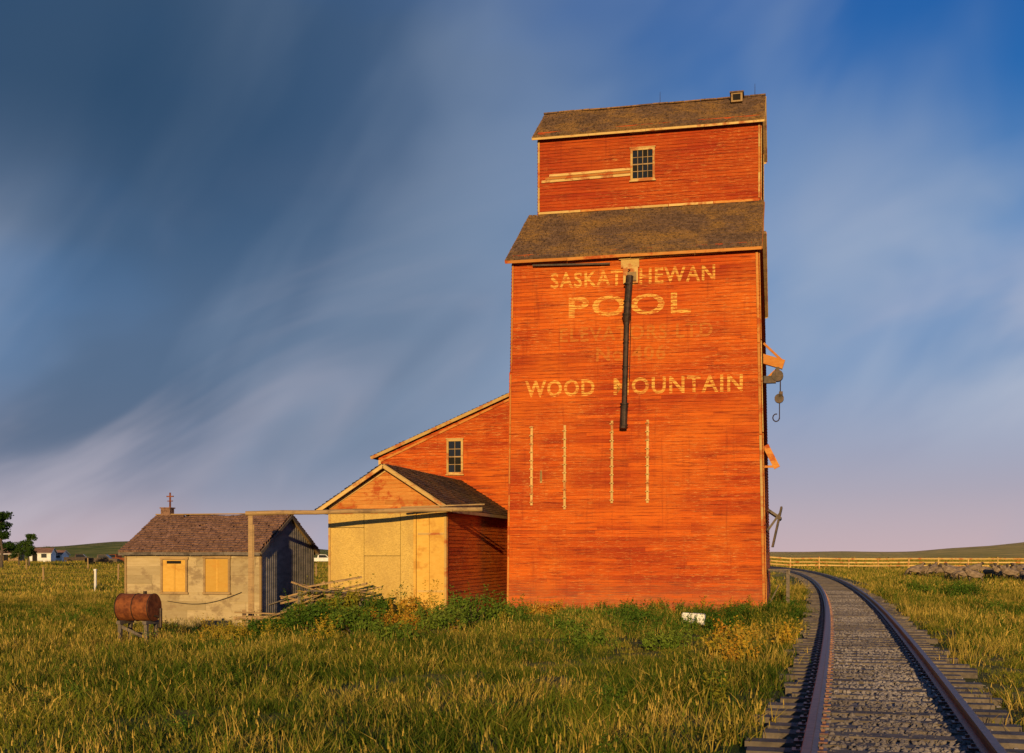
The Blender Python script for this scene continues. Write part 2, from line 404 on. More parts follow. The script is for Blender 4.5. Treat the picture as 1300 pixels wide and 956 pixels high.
def segtrim(p1,p2,w,t,mats,n=4,up=(0,1,0)):
    p1=V(p1);p2=V(p2)
    for i in range(n):
        a=p1.lerp(p2,i/n);b=p1.lerp(p2,(i+1)/n-.003); mb.beam(a,b,w,t,mats[i%len(mats)],up=up)
segtrim((-.05,yf,-.05),(-.29,yf,12.15),.08,.025,[1,0,1,1])
segtrim((-8.81,yf,-.05),(-8.70,yf,8.35),.05,.025,[1,1])
segtrim((-8.68,yf,8.4),(-8.62,yf,12.15),.05,.025,[1,1])
segtrim((.030,.06,-.05),(-.21,.06,12.3),.03,.09,[1,1,0])
for xx in(-8.455,-.29): segtrim((xx,3.6+yf,14.98),(xx,3.6+yf,17.75),.07,.025,[0,1,0],3)
mb.beam((-.213,3.66,14.85),(-.213,3.66,17.9),.03,.1,0,up=(0,1,0))
mb.beam((-.213,7.74,14.85),(-.213,7.74,17.9),.03,.1,0,up=(0,1,0))
segtrim((-8.46,3.6+yf-.02,14.92),(-.28,3.6+yf-.02,14.90),.03,.085,[0,1,0,0,1],5,(0,0,1))
segtrim((-8.4,3.555,17.80),(-.3,3.555,17.80),.03,.10,[1,0,1],3,(0,0,1))
mb.beam((-5.0,3.52,17.68),(-.4,3.52,17.73),.03,.05,0)
segtrim((-8.5,-.05,12.20),(-.4,-.05,12.24),.03,.10,[1,1,0],3,(0,0,1))
mb.beam((-4.9,-.10,12.12),(-1.3,-.08,12.17),.03,.05,0)
mb.beam((-7.9,-.14,12.06),(-5.2,-.13,11.98),.05,.06,2)
for i in range(3):
    mb.beam((-8.35+.15*i,3.553,16.11+.105*i),(-4.98,3.553,16.15+.105*i),.02,.09,0 if i!=1 else 1)
mb.build("trim_boards",[CREAM,ORANGE,DARKM],E)
def window(cx,cz,w,h,y,name,parent,cols=2,rows=4,fr=.08):
    mb=MB()
    mb.box((cx,y-.030,cz),(w-.1,.012,h-.1),1)
    for sx in(-1,1): mb.box((cx+sx*(w/2-fr/2),y-.045,cz),(fr,.07,h),0)
    for sz in(-1,1): mb.box((cx,y-.048,cz+sz*(h/2-fr/2)),(w-2*fr+.002,.076,fr),0)
    mb.box((cx,y-.065,cz-h/2-.02),(w+.08,.10,.04),0)
    mb.box((cx,y-.06,cz+h/2+.02),(w+.06,.08,.04),0)
    iw=w-2*fr;ih=h-2*fr
    for i in range(1,cols): mb.box((cx-iw/2+iw*i/cols,y-.045,cz),(.024,.03,ih),2)
    for i in range(1,rows): mb.box((cx,y-.046,cz-ih/2+ih*i/rows),(iw,.03,.024 if i!=rows//2 else .045),2)
    for i in range(3):
        a=random.randrange(cols);b=random.randrange(rows); mb.box((cx-iw/2+iw*(a+.5)/cols,y-.039,cz-ih/2+ih*(b+.5)/rows),(iw/cols-.03,.003,ih/rows-.03),3)
    return mb.build(name,[CREAM,GLASS,BARE,DARK],parent)
window(-4.52,16.5,.90,1.20,3.6,"cupola_window",E,4,4)
def lettering(txt,x0,x1,z0,z1,mat,bold=.02,name="lettering",y=0.,h=.12,lap=.024):
    cu=bpy.data.curves.new("t",'FONT'); cu.body=txt; cu.offset=bold; cu.resolution_u=3; cu.space_character=1.12
    o=bpy.data.objects.new("t",cu); scene.collection.objects.link(o)
    dg=bpy.context.evaluated_depsgraph_get(); me=bpy.data.meshes.new_from_object(o.evaluated_get(dg)); bpy.data.objects.remove(o)
    co=np.array([v.co[:] for v in me.vertices]); mn=co.min(0);mx=co.max(0)
    for v in me.vertices:
        v.co=((v.co.x-mn[0])/(mx[0]-mn[0])*(x1-x0)+x0,0,(v.co.y-mn[1])/(mx[1]-mn[1])*(z1-z0)+z0)
    k=math.floor(z0/h); vs=[];fs=[]
    while k*h<z1:
        b=bmesh.new(); b.from_mesh(me); g=lambda:b.verts[:]+b.edges[:]+b.faces[:]
        bmesh.ops.bisect_plane(b,geom=g(),plane_co=(0,0,k*h+.004),plane_no=(0,0,1),clear_inner=True)
        bmesh.ops.bisect_plane(b,geom=g(),plane_co=(0,0,(k+1)*h-.014),plane_no=(0,0,1),clear_outer=True)
        n=len(vs); b.verts.index_update()
        for v in b.verts: vs.append((v.co.x,y-(lap*(1-(v.co.z-k*h)/h)+.0045),v.co.z))
        for f in b.faces: fs.append([n+v.index for v in f.verts])
        b.free(); k+=1
    m2=bpy.data.meshes.new(name); m2.from_pydata(vs,[],fs); m2.materials.append(mat)
    a=m2.attributes.new("bv",'FLOAT','FACE'); a.data.foreach_set("value",[.5]*len(fs))
    ob=bpy.data.objects.new(name,m2); scene.collection.objects.link(ob); ob.parent=E
lettering("SASKATCHEWAN",-7.29,-1.66,11.24,11.79,TXT,.020,"lettering_saskatchewan")
lettering("POOL",-6.65,-2.47,10.2,10.92,TXT,.02,"lettering_pool")
lettering("ELEVATORS LTD",-6.96,-1.74,9.37,9.87,TXT2,.018,"lettering_elevators")
lettering("No 406",-5.70,-3.32,8.66,9.17,TXT2,.018,"lettering_number")
lettering("WOOD",-8.19,-5.75,7.5,8.08,TXT,.024,"lettering_wood")
lettering("MOUNTAIN",-5.09,-.75,7.5,8.08,TXT,.020,"lettering_mountain")
# loading spout
mb=MB()
mb.box((-4.52,-.050,12.0),(.62,.05,.35),1); mb.box((-4.50,-.065,11.55),(.50,.06,.55),1); mb.box((-4.45,-.105,11.5),(.30,.10,.30),2)
mb.cyl((-4.52,-.18,11.5),(-4.60,-.34,10.15),.13,.12,14,0)
mb.cyl((-4.60,-.34,10.2),(-4.60,-.34,9.85),.16,.08,14,0)
mb.cyl((-4.60,-.34,9.9),(-4.68,-.32,7.05),.095,.095,14,0)
mb.cyl((-4.68,-.32,7.15),(-4.72,-.32,6.32),.13,.13,14,0)
for zz,rr in((11.2,.145),(10.6,.135),(9.3,.11),(8.4,.11),(7.12,.15),(6.4,.145)):
    xx=-4.6+(10-zz)*-.028; yq=-.33 if zz<10.3 else -.22-.09*(11.4-zz); mb.cyl((xx,yq,zz),(xx,yq,zz+.05),rr,rr,14,0)
mb.beam((-4.5,0,11.75),(-4.55,-.3,11.7),.03,.03,0)
mb.cyl((-4.45,-.05,12.0),(-4.50,-.36,8.0),.012,.012,6,0)
mb.build("loading_spout",[DARKM,CREAM,BARE],E)
mb=MB()
for xx,za,zb in((-7.96,3.75,6.5),(-6.79,3.6,6.5),(-5.15,3.8,6.62),(-3.93,3.8,6.62)):
    mb.beam((xx,-.05,za),(xx+.01,-.05,zb),.08,.03,0,up=(0,1,0))
    z=za+.1
    while z<zb:
        mb.box((xx,-.075,z),(.14,.03,.035),0); mb.cyl((xx,-.08,z),(xx,-.11,z),.018,.018,6,1); z+=.29
mb.box((-7.62,-.045,4.75),(.07,.03,.45),0); mb.box((-7.62,-.063,4.75),(.03,.01,.35),2)
mb.build("bolted_battens",[CREAM,RUST,DARK],E)
mb=MB()
wx=-.15
mb.beam((wx-.1,4.2,9.25),(wx+.72,4.2,8.98),.22,.34,0)
mb.beam((wx,4.2,9.8),(wx+.70,4.2,9.1),.08,.08,0); mb.beam((wx,4.2,8.4),(wx+.5,4.2,8.85),.08,.08,0)
mb.cyl((wx+.50,4.05,8.58),(wx+.50,4.35,8.58),.21,.21,14,1); mb.box((wx+.50,4.2,8.72),(.14,.34,.34),1); mb.box((wx+.22,4.2,8.45),(.45,.24,.26),1)
mb.cyl((wx+.60,4.2,8.6),(wx+.60,4.2,7.75),.022,.022,6,1); mb.cyl((wx+.56,4.1,7.75),(wx+.56,4.3,7.75),.17,.17,12,1); mb.box((wx+.62,4.2,7.9),(.14,.2,.2),1)
pr=None
for i in range(9):
    t=i/8*math.pi*1.6; p=V((wx+.45+.12*math.cos(t),4.2,7.05-.14*math.sin(t)))
    if pr: mb.cyl(pr,p,.022,.022,6,1)
    pr=p
mb.cyl((wx+.57,4.2,7.65),(wx+.57,4.2,7.0),.018,.018,6,1)
mb.beam((wx+.1,2.6,5.9),(wx+.50,2.6,5.1),.09,.22,0); mb.beam((wx,2.6,5.15),(wx+.48,2.6,5.15),.08,.08,0)
mb.hexa([V((.02,3.0,3.6)),V((.45,3.0,3.3)),V((.45,6.0,3.3)),V((.02,6.0,3.6)),V((.05,3.0,3.68)),V((.50,3.0,3.37)),V((.50,6.0,3.37)),V((.05,6.0,3.68))],2)
mb.hexa([V((.46,2.9,3.75)),V((.14,2.9,2.3)),V((.14,5,2.3)),V((.46,5,3.75)),V((.53,2.9,3.75)),V((.21,2.9,2.3)),V((.21,5,2.3)),V((.53,5,3.75))],1)
mb.beam((.02,2.95,2.9),(.44,2.95,3.5),.06,.08,2)
for i in range(12): mb.box((.42,2.6+i*.26,1.5),(.78,.24,.05),2)
for yy_ in(2.6,4.0,5.5): mb.box((.72,yy_,.72),(.12,.12,1.46),2)
mb.beam((.76,2.5,1.42),(.76,5.6,1.42),.06,.14,2)
mb.beam((.10,1.2,.35),(.42,1.2,1.0),.2,.04,2)
for zz in(1.0,1.4,): mb.box((.03,7.5,zz+.4),(.04,1.1,.05),1)
mb.build("track_side_fittings",[ORANGE,DARKM,GREYW],E)
mb=MB(); mb.box((-4.43,5.7,-.15),(8.7,11.3,.5),0); mb.build("foundation",[GREYW],E)
# ------ drive shed annex
mb=MB()
b=4.0; xl=-14.99; dep=6.5
ann=[(xl,-.35),(-8.80,-.35),(-8.80,8.45),(xl,5.85)]
courses(mb,(0,b,0),X,Z,-Yv,ann,miss=.003)
courses(mb,(0,b+dep,0),X,Z,Yv,ann,h=.24)
courses(mb,(xl,0,0),Yv,Z,-X,[(b,-.35),(b+dep,-.35),(b+dep,5.85),(b,5.85)])
mb.build("drive_shed_walls",[RED],E)
mb=MB()
A_=V((xl-.25,0,5.85-.25*.42+.05));B_=V((-8.75,0,8.50)); S=(B_-A_);Ls=S.length;S.normalize();Nn=V((-S.z,0,S.x))
courses(mb,A_+Nn*.09+Yv*(b-.2),Yv,S,Nn,[(0,0),(dep+.4,0),(dep+.4,Ls),(0,Ls)],h=.16,lap=.028,lr=(.15,.3),mat=0,jit=.006,miss=.01)
q=(A_+Yv*(b-.2),B_+Yv*(b-.2),B_+Yv*(b+dep+.2),A_+Yv*(b+dep+.2)); mb.hexa(list(q)+[p+Nn*.075 for p in q],2)
mb.beam(A_+Yv*(b-.22)+Nn*.02,B_+Yv*(b-.22)+Nn*.02,.04,.12,1,up=Nn)
mb.beam(A_+Yv*(b-.05)-Nn*.10+X*.3,B_+Yv*(b-.05)-Nn*.10,.03,.08,3,up=Nn)
mb.beam((xl+.05,b-.035,-.3),(xl+.05,b-.035,5.75),.1,.03,1,up=(0,1,0))
mb.build("drive_shed_roof",[ROOF,CREAM,BARE,ORANGE],E)
window(-11.86,5.82,.66,1.36,b,"drive_shed_window",E,2,4)
# ------ office porch
x0,x1,y0,y1=-13.6,-9.72,-4.62,3.98; zw=3.55; pk=4.80; xm=(x0+x1)/2
mb=MB()
gab=[(x0,zw-.15),(x1,zw-.15),(x1,zw),(xm,pk),(x0,zw)]
courses(mb,(0,y0,0),X,Z,-Yv,gab,h=.13,mat=1)
courses(mb,(x1,0,0),Yv,Z,X,[(y0,.05),(y1,.05),(y1,zw),(y0,zw)],h=.12,mat=0,miss=.003)
courses(mb,(x0,0,0),Yv,Z,-X,[(y0,-.2),(y1,-.2),(y1,zw),(y0,zw)],h=.12,mat=0)
mb.build("office_walls",[RED,ORANGE],E)
mb=MB()
mb.face([V((x0,y0+.01,-.1)),V((x1,y0+.01,-.1)),V((x1,y0+.01,zw)),V((x0,y0+.01,zw))],3)
sh=[(x0,-12.42,.55,2.9),(-12.405,-11.2,.48,2.0),(-12.405,-11.2,2.015,3.42),(x0,-12.42,2.915,3.42),(-11.185,-10.75,.4,3.42)]
for i,(a,c,d,e) in enumerate(sh): mb.box(((a+c)/2,y0-.02-.005*i,(d+e)/2),(c-a,.02,e-d),0,[.1,.9,.4,.7,.2][i])
mb.box((-10.72,y0-.045,1.8),(.08,.03,3.3),1)
for i,(a,c) in enumerate(((-10.67,-10.25),(-10.245,-9.74))): mb.box(((a+c)/2,y0-.02,1.76),(c-a-.006,.03,3.32),1)
for zz in(.9,2.7): mb.box((-10.2,y0-.044,zz),(.85,.015,.07),2)
mb.box((-9.72,y0-.03,1.8),(.07,.05,3.45),2)
mb.box((x0+.02,y0-.050,1.8),(.07,.03,3.3),2)
mb.box((x1+.035,y0+.06,1.8),(.03,.1,3.4),4)
mb.build("office_sheet_cladding",[OSB,PLY,CREAM,DARK,ORANGE],E)
mb=MB()
sl=(pk-zw)/(xm-x0)
for sg in(-1,1):
    ex=xm+sg*((x1-x0)/2+.3); ez=zw-.3*sl+.04; e=V((ex,y0-.38,ez)); r=V((xm,y0-.38,pk+.04)); S=(r-e);L=S.length;S.normalize()
    Nn=V((-S.z,0,S.x)) if sg<0 else V((S.z,0,-S.x))
    if Nn.z<0:Nn=-Nn
    DY=y1-(y0-.38)
    courses(mb,e+Nn*.08,Yv,S,Nn,[(0,0),(DY,0),(DY,L),(0,L)],h=.15,lap=.028,lr=(.12,.3),mat=0,jit=.008,miss=.015)
    q=[e,e+Yv*DY,r+Yv*DY,r]; mb.hexa(q+[p+Nn*.066 for p in q],2)
    mb.beam(e-Yv*.016-Nn*.01,r-Yv*.016-Nn*.01,.03,.10,1,up=Nn)
    mb.beam(e+X*sg*.016+Nn*.01,e+X*sg*.016+Yv*DY+Nn*.01,.03,.11,2)
    mb.beam(V((xm+sg*(x1-x0)/2,y0-.035,zw-.02)),V((xm,y0-.035,pk-.06)),.03,.08,1,up=Nn)
mb.beam((x0,y0-.045,zw-.16),(x1,y0-.045,zw-.16),.03,.10,1)
mb.build("office_roof",[ROOF,CREAM,BARE],E)
# ------------------------------------------------------------------ pole frame
def wpt(px,d): return (px-650)/1500*d
PF=MB()
def log(p1,p2,r,n=10,seg=6,wob=.02):
    p1=V(p1);p2=V(p2);pv=None
    for i in range(seg+1):
        p=p1.lerp(p2,i/seg)+V((random.uniform(-wob,wob),random.uniform(-wob,wob),random.uniform(-wob,wob)))
        if pv: PF.cyl(pv,p,r,r*.98,n,0,.3)
        pv=p
PF.box((-7.86,35.5,1.42),(.13,.15,3.6),0,.2,(0,0,.2))
PF.box((-7.77,35.52,1.4),(.04,.12,3.1),0,.6,(0,0,.2))
log((-8.0,35.45,3.28),(-.9,36.35,3.46),.07,10,7)
PF.beam((-3.4,36.22,3.50),(-.85,36.40,3.60),.14,.04,0)
PF.beam((-1.85,36.1,3.40),(-1.75,38.2,3.5),.06,.07,0)
PF.beam((-7.86,35.45,.0),(-6.6,35.2,-.2),.14,.05,1); PF.beam((-8.1,35.2,-.0),(-6.2,34.9,.05),.2,.04,1); PF.beam((-7.9,34.9,-.3),(-8.0,35.3,.4),.12,.05,0)
PF.beam((-8.2,34.8,.18),(-6.9,35.1,.2),.10,.10,0); PF.beam((-8.2,34.9,.35),(-6.7,35.2,.28),.16,.04,0)
PF.build("timber_pole_frame",[BARE,CREAM])
# ------------------------------------------------------------------ metal shed
SH=empty("corrugated_shed",(-8.0,37.5,-.3),-TH)
W=4.72;D=4.4;H=2.5;R=3.62
mb=MB()
courses(mb,(0,0,0),X,Z,-Yv,[(-W,-.1),(0,-.1),(0,H),(-W,H)],h=.28,lap=.016,lr=(1.0,2.6),mat=0,jit=.004)
courses(mb,(0,D,0),X,Z,Yv,[(-W,-.1),(0,-.1),(0,H),(-W,H)],h=.28,lap=.012,lr=(1.2,2.4),mat=0)
for xx,sg in((0,1),(-W,-1)):
    n=int(D/.038)
    def top(y): return H+(R-H)*(1-abs(y-D/2)/(D/2))
    pv=None
    for i in range(n+1):
        y=D*i/n; off=.018*math.sin(i*math.pi/2.)*sg
        cur=(V((xx+off,y,-.1)),V((xx+off,y,top(y))))
        if pv: mb.face([pv[0],cur[0],cur[1],pv[1]],1,.5)
        pv=cur
mb.box((.03,0.0,1.2),(.07,.07,2.55),2); mb.box((-W-.0,-.02,1.2),(.07,.05,2.55),2)
mb.build("walls",[TIN,GALV,BARE],SH)
mb=MB()
sl=(R-H)/(D/2)
roof(mb,-W-.15,.12,(-.22,H-.22*sl+.05),(D/2,R+.05),fm=1)
roof(mb,-W-.15,.12,(D+.22,H-.22*sl+.05),(D/2,R+.05),fm=1)
mb.beam((-W-.15,D/2,R+.10),(.12,D/2,R+.10),.2,.04,2)
mb.build("roof",[ROOF2,GREYW,BARE],SH)
mb=MB()
for i,(cx,cz,w,h) in enumerate(((-2.97,1.66,.80,1.02),(-1.47,1.68,.78,1.05))):
    mb.box((cx,-.035,cz),(w,.03,h),0)
    for sx in(-1,1): mb.box((cx+sx*(w/2+.04),-.045,cz),(.07,.05,h+.1),1)
    mb.box((cx,-.047,cz+h/2+.06),(w+.2,.055,.08),1); mb.box((cx,-.055,cz-h/2-.05),(w+.2,.07,.06),1)
    mb.box((cx+.02,-.056,cz),(.05,.02,h-.04),2)
mb.box((-2.97,-.060,2.1),(.5,.02,.09),3)
mb.build("boarded_windows",[PLY,BARE,PLY,DARK],SH)
mb=MB()
mb.box((-W+.25,D/2,R+.18),(.34,.3,.26),0); mb.box((-W+.25,D/2,R+.32),(.4,.36,.04),0)
mb.cyl((-W+.35,D/2,R+.2),(-W+.35,D/2,R+.85),.035,.03,8,1)
mb.beam((-W+.22,D/2,R+.72),(-W+.48,D/2,R+.72),.04,.04,1); mb.beam((-W+.25,D/2,R+.56),(-W+.45,D/2,R+.56),.03,.03,1)
mb.build("chimney_vent",[ROOF2,RUST],SH)
mb=MB()
pv=None
for i in range(13):
    t=i/12; p=V((-3.2+2.6*t,-.07,.85-.22*math.sin(math.pi*t)+.3*t))
    if pv: mb.cyl(pv,p,.009,.009,5,0,cap=False)
    pv=p
mb.build("cable",[DARK],SH)
# ------------------------------------------------------------------ rusty tank
TK=empty("rusty_fuel_tank",(-9.9,31.3,-.3),-TH)
mb=MB()
c0=V((-.48,0,.97));c1=V((.48,0,.97))
mb.cyl(c0,c1,.36,.36,32,0)
for xx in(-.48,.0,.46): mb.cyl((xx-.012,0,.97),(xx+.012,0,.97),.372,.372,32,1)
mb.cyl((-.495,0,.97),(-.48,0,.97),.33,.36,32,0)
mb.cyl((.2,0,1.3),(.2,0,1.4),.05,.05,10,1)
mb.build("tank",[RUST,DARKM],TK)
mb=MB()
for xx in(-.38,.38):
    for yy_ in(-.25,.25): mb.box((xx,yy_,.3),(.09,.09,.62),0)
    mb.box((xx,0,.58),(.11,.7,.09),0)
mb.beam((-.42,-.25,.5),(.42,-.25,.15),.03,.08,0); mb.box((0,.25,.25),(.8,.05,.08),0)
mb.cyl((.5,-.05,.75),(.68,-.05,.72),.03,.03,8,1); mb.cyl((.68,-.05,.95),(.68,-.05,.45),.045,.045,8,1)
mb.build("stand",[GREYW,DARKM],TK)
# ------------------------------------------------------------------ plank pile
mb=MB()
for i in range(7): mb.beam(V((-6.3+.04*i,35.4+i*.17,1.16-.02*i)),V((-4.2+.05*i,35.2+i*.17,.62)),.15,.045,i%2)
mb.beam((-6.9,35.3,.6),(-4.3,35.0,1.2),.16,.06,0); mb.beam((-6.8,35.2,.35),(-5.6,35.3,1.25),.14,.05,0)
mb.beam((-6.9,35.5,.75),(-6.0,35.5,1.0),.5,.05,0); mb.beam((-6.4,35.1,-.3),(-6.3,35.2,.95),.1,.1,1); mb.beam((-4.6,35.2,-.3),(-4.5,35.3,.7),.1,.1,1)
mb.beam((-6.1,35.1,1.10),(-4.5,35.4,1.38),.45,.05,0); mb.beam((-6.5,34.9,1.25),(-4.9,34.9,.68),.25,.05,0); mb.beam((-6.2,34.8,.6),(-5.0,34.9,1.2),.3,.03,0)
mb.beam((-5.9,35.1,.2),(-4.0,35.0,.65),.12,.05,0); mb.beam((-7.0,35.0,.0),(-5.0,34.7,.35),.12,.05,1)
for i in range(18):
    a=random.uniform(-.6,.6); c=V((random.uniform(-6.7,-4.3),random.uniform(34.6,35.6),random.uniform(.2,1.1)))
    d=V((math.cos(a),math.sin(a),random.uniform(-.35,.35)))*random.uniform(.4,.9); mb.beam(c-d,c+d,random.uniform(.1,.22),.04,i%2)
mb.build("collapsed_plank_ramp",[BARE,GREYW])
def bev(name,dims,loc,rz,mat,bw):
    b=bmesh.new(); bmesh.ops.create_cube(b,size=1)
    for v in b.verts: v.co=V((v.co.x*dims[0],v.co.y*dims[1],v.co.z*dims[2]))
    bmesh.ops.bevel(b,geom=b.edges[:],offset=bw,segments=2,affect='EDGES')
    bmesh.ops.subdivide_edges(b,edges=b.edges[:],cuts=1)
    for v in b.verts: v.co+=V([random.uniform(-.012,.012) for _ in range(3)])
    me=bpy.data.meshes.new(name); b.to_mesh(me); b.free(); me.materials.append(mat)
    o=bpy.data.objects.new(name,me); o.location=loc; o.rotation_euler=(0,.04,rz); scene.collection.objects.link(o)
bev("concrete_block",(.66,.34,.34),(5.25,34.2,.19),-.2,WHITE,.03)
# ------------------------------------------------------------------ vegetation
def blade(mb,x,y,h,w,lean,ang,mat=0,seg=3,val=None):
    if val is None: val=random.random()
    d=V((math.cos(ang),math.sin(ang),0)); fa=random.uniform(0,math.pi); s=V((math.cos(fa),math.sin(fa),0))
    pv=None
    for i in range(seg+1):
        t=i/seg; c=V((x,y,0))+d*lean*t*t+V((0,0,h*(t-.15*t*t*abs(lean)/max(h,.01)))); ww=w*(1-t)**.7/2+ .0008
        cur=(c-s*ww,c+s*ww)
        if pv: mb.face([pv[0],pv[1],cur[1],cur[0]],mat,val)
        pv=cur
def head(mb,x,y,an,ln,h,mat,val=None):
    t=V((x+math.cos(an)*ln,y+math.sin(an)*ln,h*.93))
    for q in range(2):
        o=V((random.uniform(-.008,.008),random.uniform(-.008,.008),-.03*q)); s=V((.006,random.uniform(-.006,.006),0))
        mb.face([t+o-s,t+o+s,t+o+s*.3+V((0,0,.05)),t+o-s*.3+V((0,0,.05))],mat,val)
def tuft(kind):
    mb=MB()
    if kind=='g':
        la=random.uniform(0,6.28)
        for _ in range(62):
            r=abs(random.gauss(0,.24));a=random.uniform(0,6.28); h=random.uniform(.06,.25)
            blade(mb,r*math.cos(a),r*math.sin(a),h,random.uniform(.010,.020),random.uniform(.04,.24),la+random.gauss(0,.9),0 if random.random()<.88 else 1,seg=2)
        for _ in range(random.choice((0,1,2))):
            x,y,h,an=random.gauss(0,.15),random.gauss(0,.15),random.uniform(.22,.34),random.uniform(0,6.28); blade(mb,x,y,h,.008,.1,an,1,2); head(mb,x,y,an,.1,h,1)
        return mb.build("grass_tuft",[GRASS,DRY],link=False)
    if kind=='f':
        for _ in range(90):
            r=1.3*math.sqrt(random.random());a=random.uniform(0,6.28); h=random.uniform(.10,.30)
            blade(mb,r*math.cos(a),r*math.sin(a),h,random.uniform(.04,.08),random.uniform(.03,.16),random.uniform(0,6.28),0 if random.random()<.4 else 1,seg=1)
        return mb.build("far_grass_patch",[GRASS,DRY],link=False)
    if kind=='d':
        la=random.uniform(0,6.28)
        for _ in range(12):
            r=abs(random.gauss(0,.15));a=random.uniform(0,6.28);h=random.uniform(.18,.46);an=la+random.gauss(0,.8);ln=random.uniform(.05,.28)
            X0,Y0=r*math.cos(a),r*math.sin(a); vv=random.random(); blade(mb,X0,Y0,h,.008,ln,an,0,3,vv)
            if random.random()<.6: head(mb,X0,Y0,an,ln,h,0,vv)
        for _ in range(30): blade(mb,random.gauss(0,.17),random.gauss(0,.17),random.uniform(.1,.28),.012,random.uniform(.05,.25),la+random.gauss(0,1),random.choice((0,0,1)),2)
        return mb.build("dry_tuft",[DRY,GRASS],link=False)
    mats=[LEAF,BARK] if kind=='w' else [LEAFY,BARK]
    for _ in range(9):
        a=random.uniform(0,6.28);h=random.uniform(.22,.5);ln=random.uniform(.05,.25)
        X0,Y0=random.gauss(0,.08),random.gauss(0,.08); blade(mb,X0,Y0,h,.012,ln,a,0,2)
        for i in range(14):
            t=random.uniform(.2,1.05);p=V((X0+math.cos(a)*ln*t*t,Y0+math.sin(a)*ln*t*t,h*t))
            d=V((random.gauss(0,1),random.gauss(0,1),random.uniform(-.2,.8))).normalized(); s=d.cross(V((random.gauss(0,1),random.gauss(0,1),random.gauss(0,1)))).normalized()
            L=random.uniform(.04,.09)*(1.2-.6*t); mb.face([p,p+d*L*.5+s*L*.25,p+d*L,p+d*L*.5-s*L*.25],0)
    return mb.build("weed",mats,link=False)
def inlocal(x,y,bx0,bx1,by0,by1,ox=8.44,oy=39.3):
    dx=x-ox;dy=y-oy;c,s=math.cos(TH),math.sin(TH)
    lx=dx*c-dy*s; ly=dx*s+dy*c
    return (lx>bx0)&(lx<bx1)&(ly>by0)&(ly<by1)
def allowed(x,y,m=.05,trk=1.36):
    bad=inlocal(x,y,-8.86-m,0+m,-m,11.4)|inlocal(x,y,-15-m,-8.8,4-m,10.5)|inlocal(x,y,-13.6-m,-9.72+m,-4.62-m,4)|inlocal(x,y,-4.72-m,m,-m,4.4+m,-8.0,37.5)
    return ~bad&(np.abs(x-tc(y))*.965>trk)
def vnoise(x,y,s,seed=0):
    r=np.random.default_rng(seed); o=np.zeros_like(x)
    for k in range(6):
        a=r.uniform(0,6.28);f=s*(1.6**(k%3))*r.uniform(.7,1.3); o+=np.sin((x*math.cos(a)+y*math.sin(a))*f+r.uniform(0,6.28))
    return o/3.5
def band(y0,y1,dens,mar=3,slope=.47):
    area=(y1-y0)*(2*(slope*y1+mar)); n=int(area*dens)
    y=rng.uniform(y0,y1,n); x=rng.uniform(-1,1,n)*(slope*y1+mar); k=np.abs(x)<slope*y+mar
    return x[k],y[k]
def assemble(bands,filt,sc,**kw):
    XS=[];YS=[];SS=[]
    for (a,b_,d,s) in bands:
        x,y=band(a,b_,d); k=filt(x,y)&allowed(x,y,**kw); x=x[k];y=y[k]
        XS.append(x);YS.append(y);SS.append(s*rng.uniform(sc[0],sc[1],len(x)))
    x=np.concatenate(XS);y=np.concatenate(YS);s=np.concatenate(SS)
    z=terrain(x,y)-.01
    n=len(x); rot=np.stack([rng.normal(0,.08,n),rng.normal(0,.08,n),rng.uniform(0,6.28,n)],-1)
    return np.stack([x,y,z],-1),rot,s
def trail(x,y):
    xc=np.interp(y,[8,14,18,22,26,30,34],[-9,-5.2,-2.6,.6,3.6,5.6,7.0])
    return np.exp(-((x-xc)/.9)**2)*(y<36)
p,r,s=assemble([(10,26,10,.98),(26,62,6,1.12)],lambda x,y:vnoise(x,y,.5,1)+rng.normal(0,.5,len(x))>-.95,(.6,1.25))
s*=np.clip(.98+.40*vnoise(p[:,0],p[:,1],.45,3),.5,1.45)
s*=1-.4*trail(p[:,0],p[:,1])
s*=np.where(np.abs(p[:,0]-tc(p[:,1]))<2.3,.7,1)
scatter("grass",p,r,s,[tuft('g') for _ in range(10)])
p,r,s=assemble([(58,130,.7,1.0),(130,300,.15,1.5)],lambda x,y:rng.random(len(x))<.9,(.7,1.2),m=1.2,trk=2.6)
scatter("far_grass",p,r,s,[tuft('f') for _ in range(5)])
p,r,s=assemble([(10,30,3.4,1),(30,62,2.6,1.05)],lambda x,y:vnoise(x,y,.45,5)+.6*rng.normal(0,.5,len(x))+.50*(x>tc(y))+.45*(x<-7)-1.0*trail(x,y)+1.1*np.exp(-(((tc(y)-x-2.2)/.7)**2+((y-21)/7)**2))>.28,(.55,1.25))
scatter("dry_grass",p,r,s,[tuft('d') for _ in range(7)])
p,r,s=assemble([(10,30,1.6,.8),(30,50,3,1.05)],lambda x,y:(vnoise(x,y,.7,8)+.4*rng.normal(0,.6,len(x))+.9*inlocal(x,y,-13,1,-7,0)-trail(x,y)>.5),(.6,1.2))
scatter("weeds",p,r,s,[tuft('w') for _ in range(5)])
def goldf(x,y):
    lat=tc(y)-x
    g=.8*np.exp(-(((x+4.6)/2.8)**2+((y-32.6)/2.8)**2))+.22*np.exp(-(((lat-2.2)/.7)**2+((y-22)/6)**2))+.30*inlocal(x,y,-9,0,-1.0,0)
    return rng.random(len(x))<g
p,r,s=assemble([(14,40,8,1)],goldf,(.7,1.4))
scatter("golden_weeds",p,r,s,[tuft('y') for _ in range(5)])
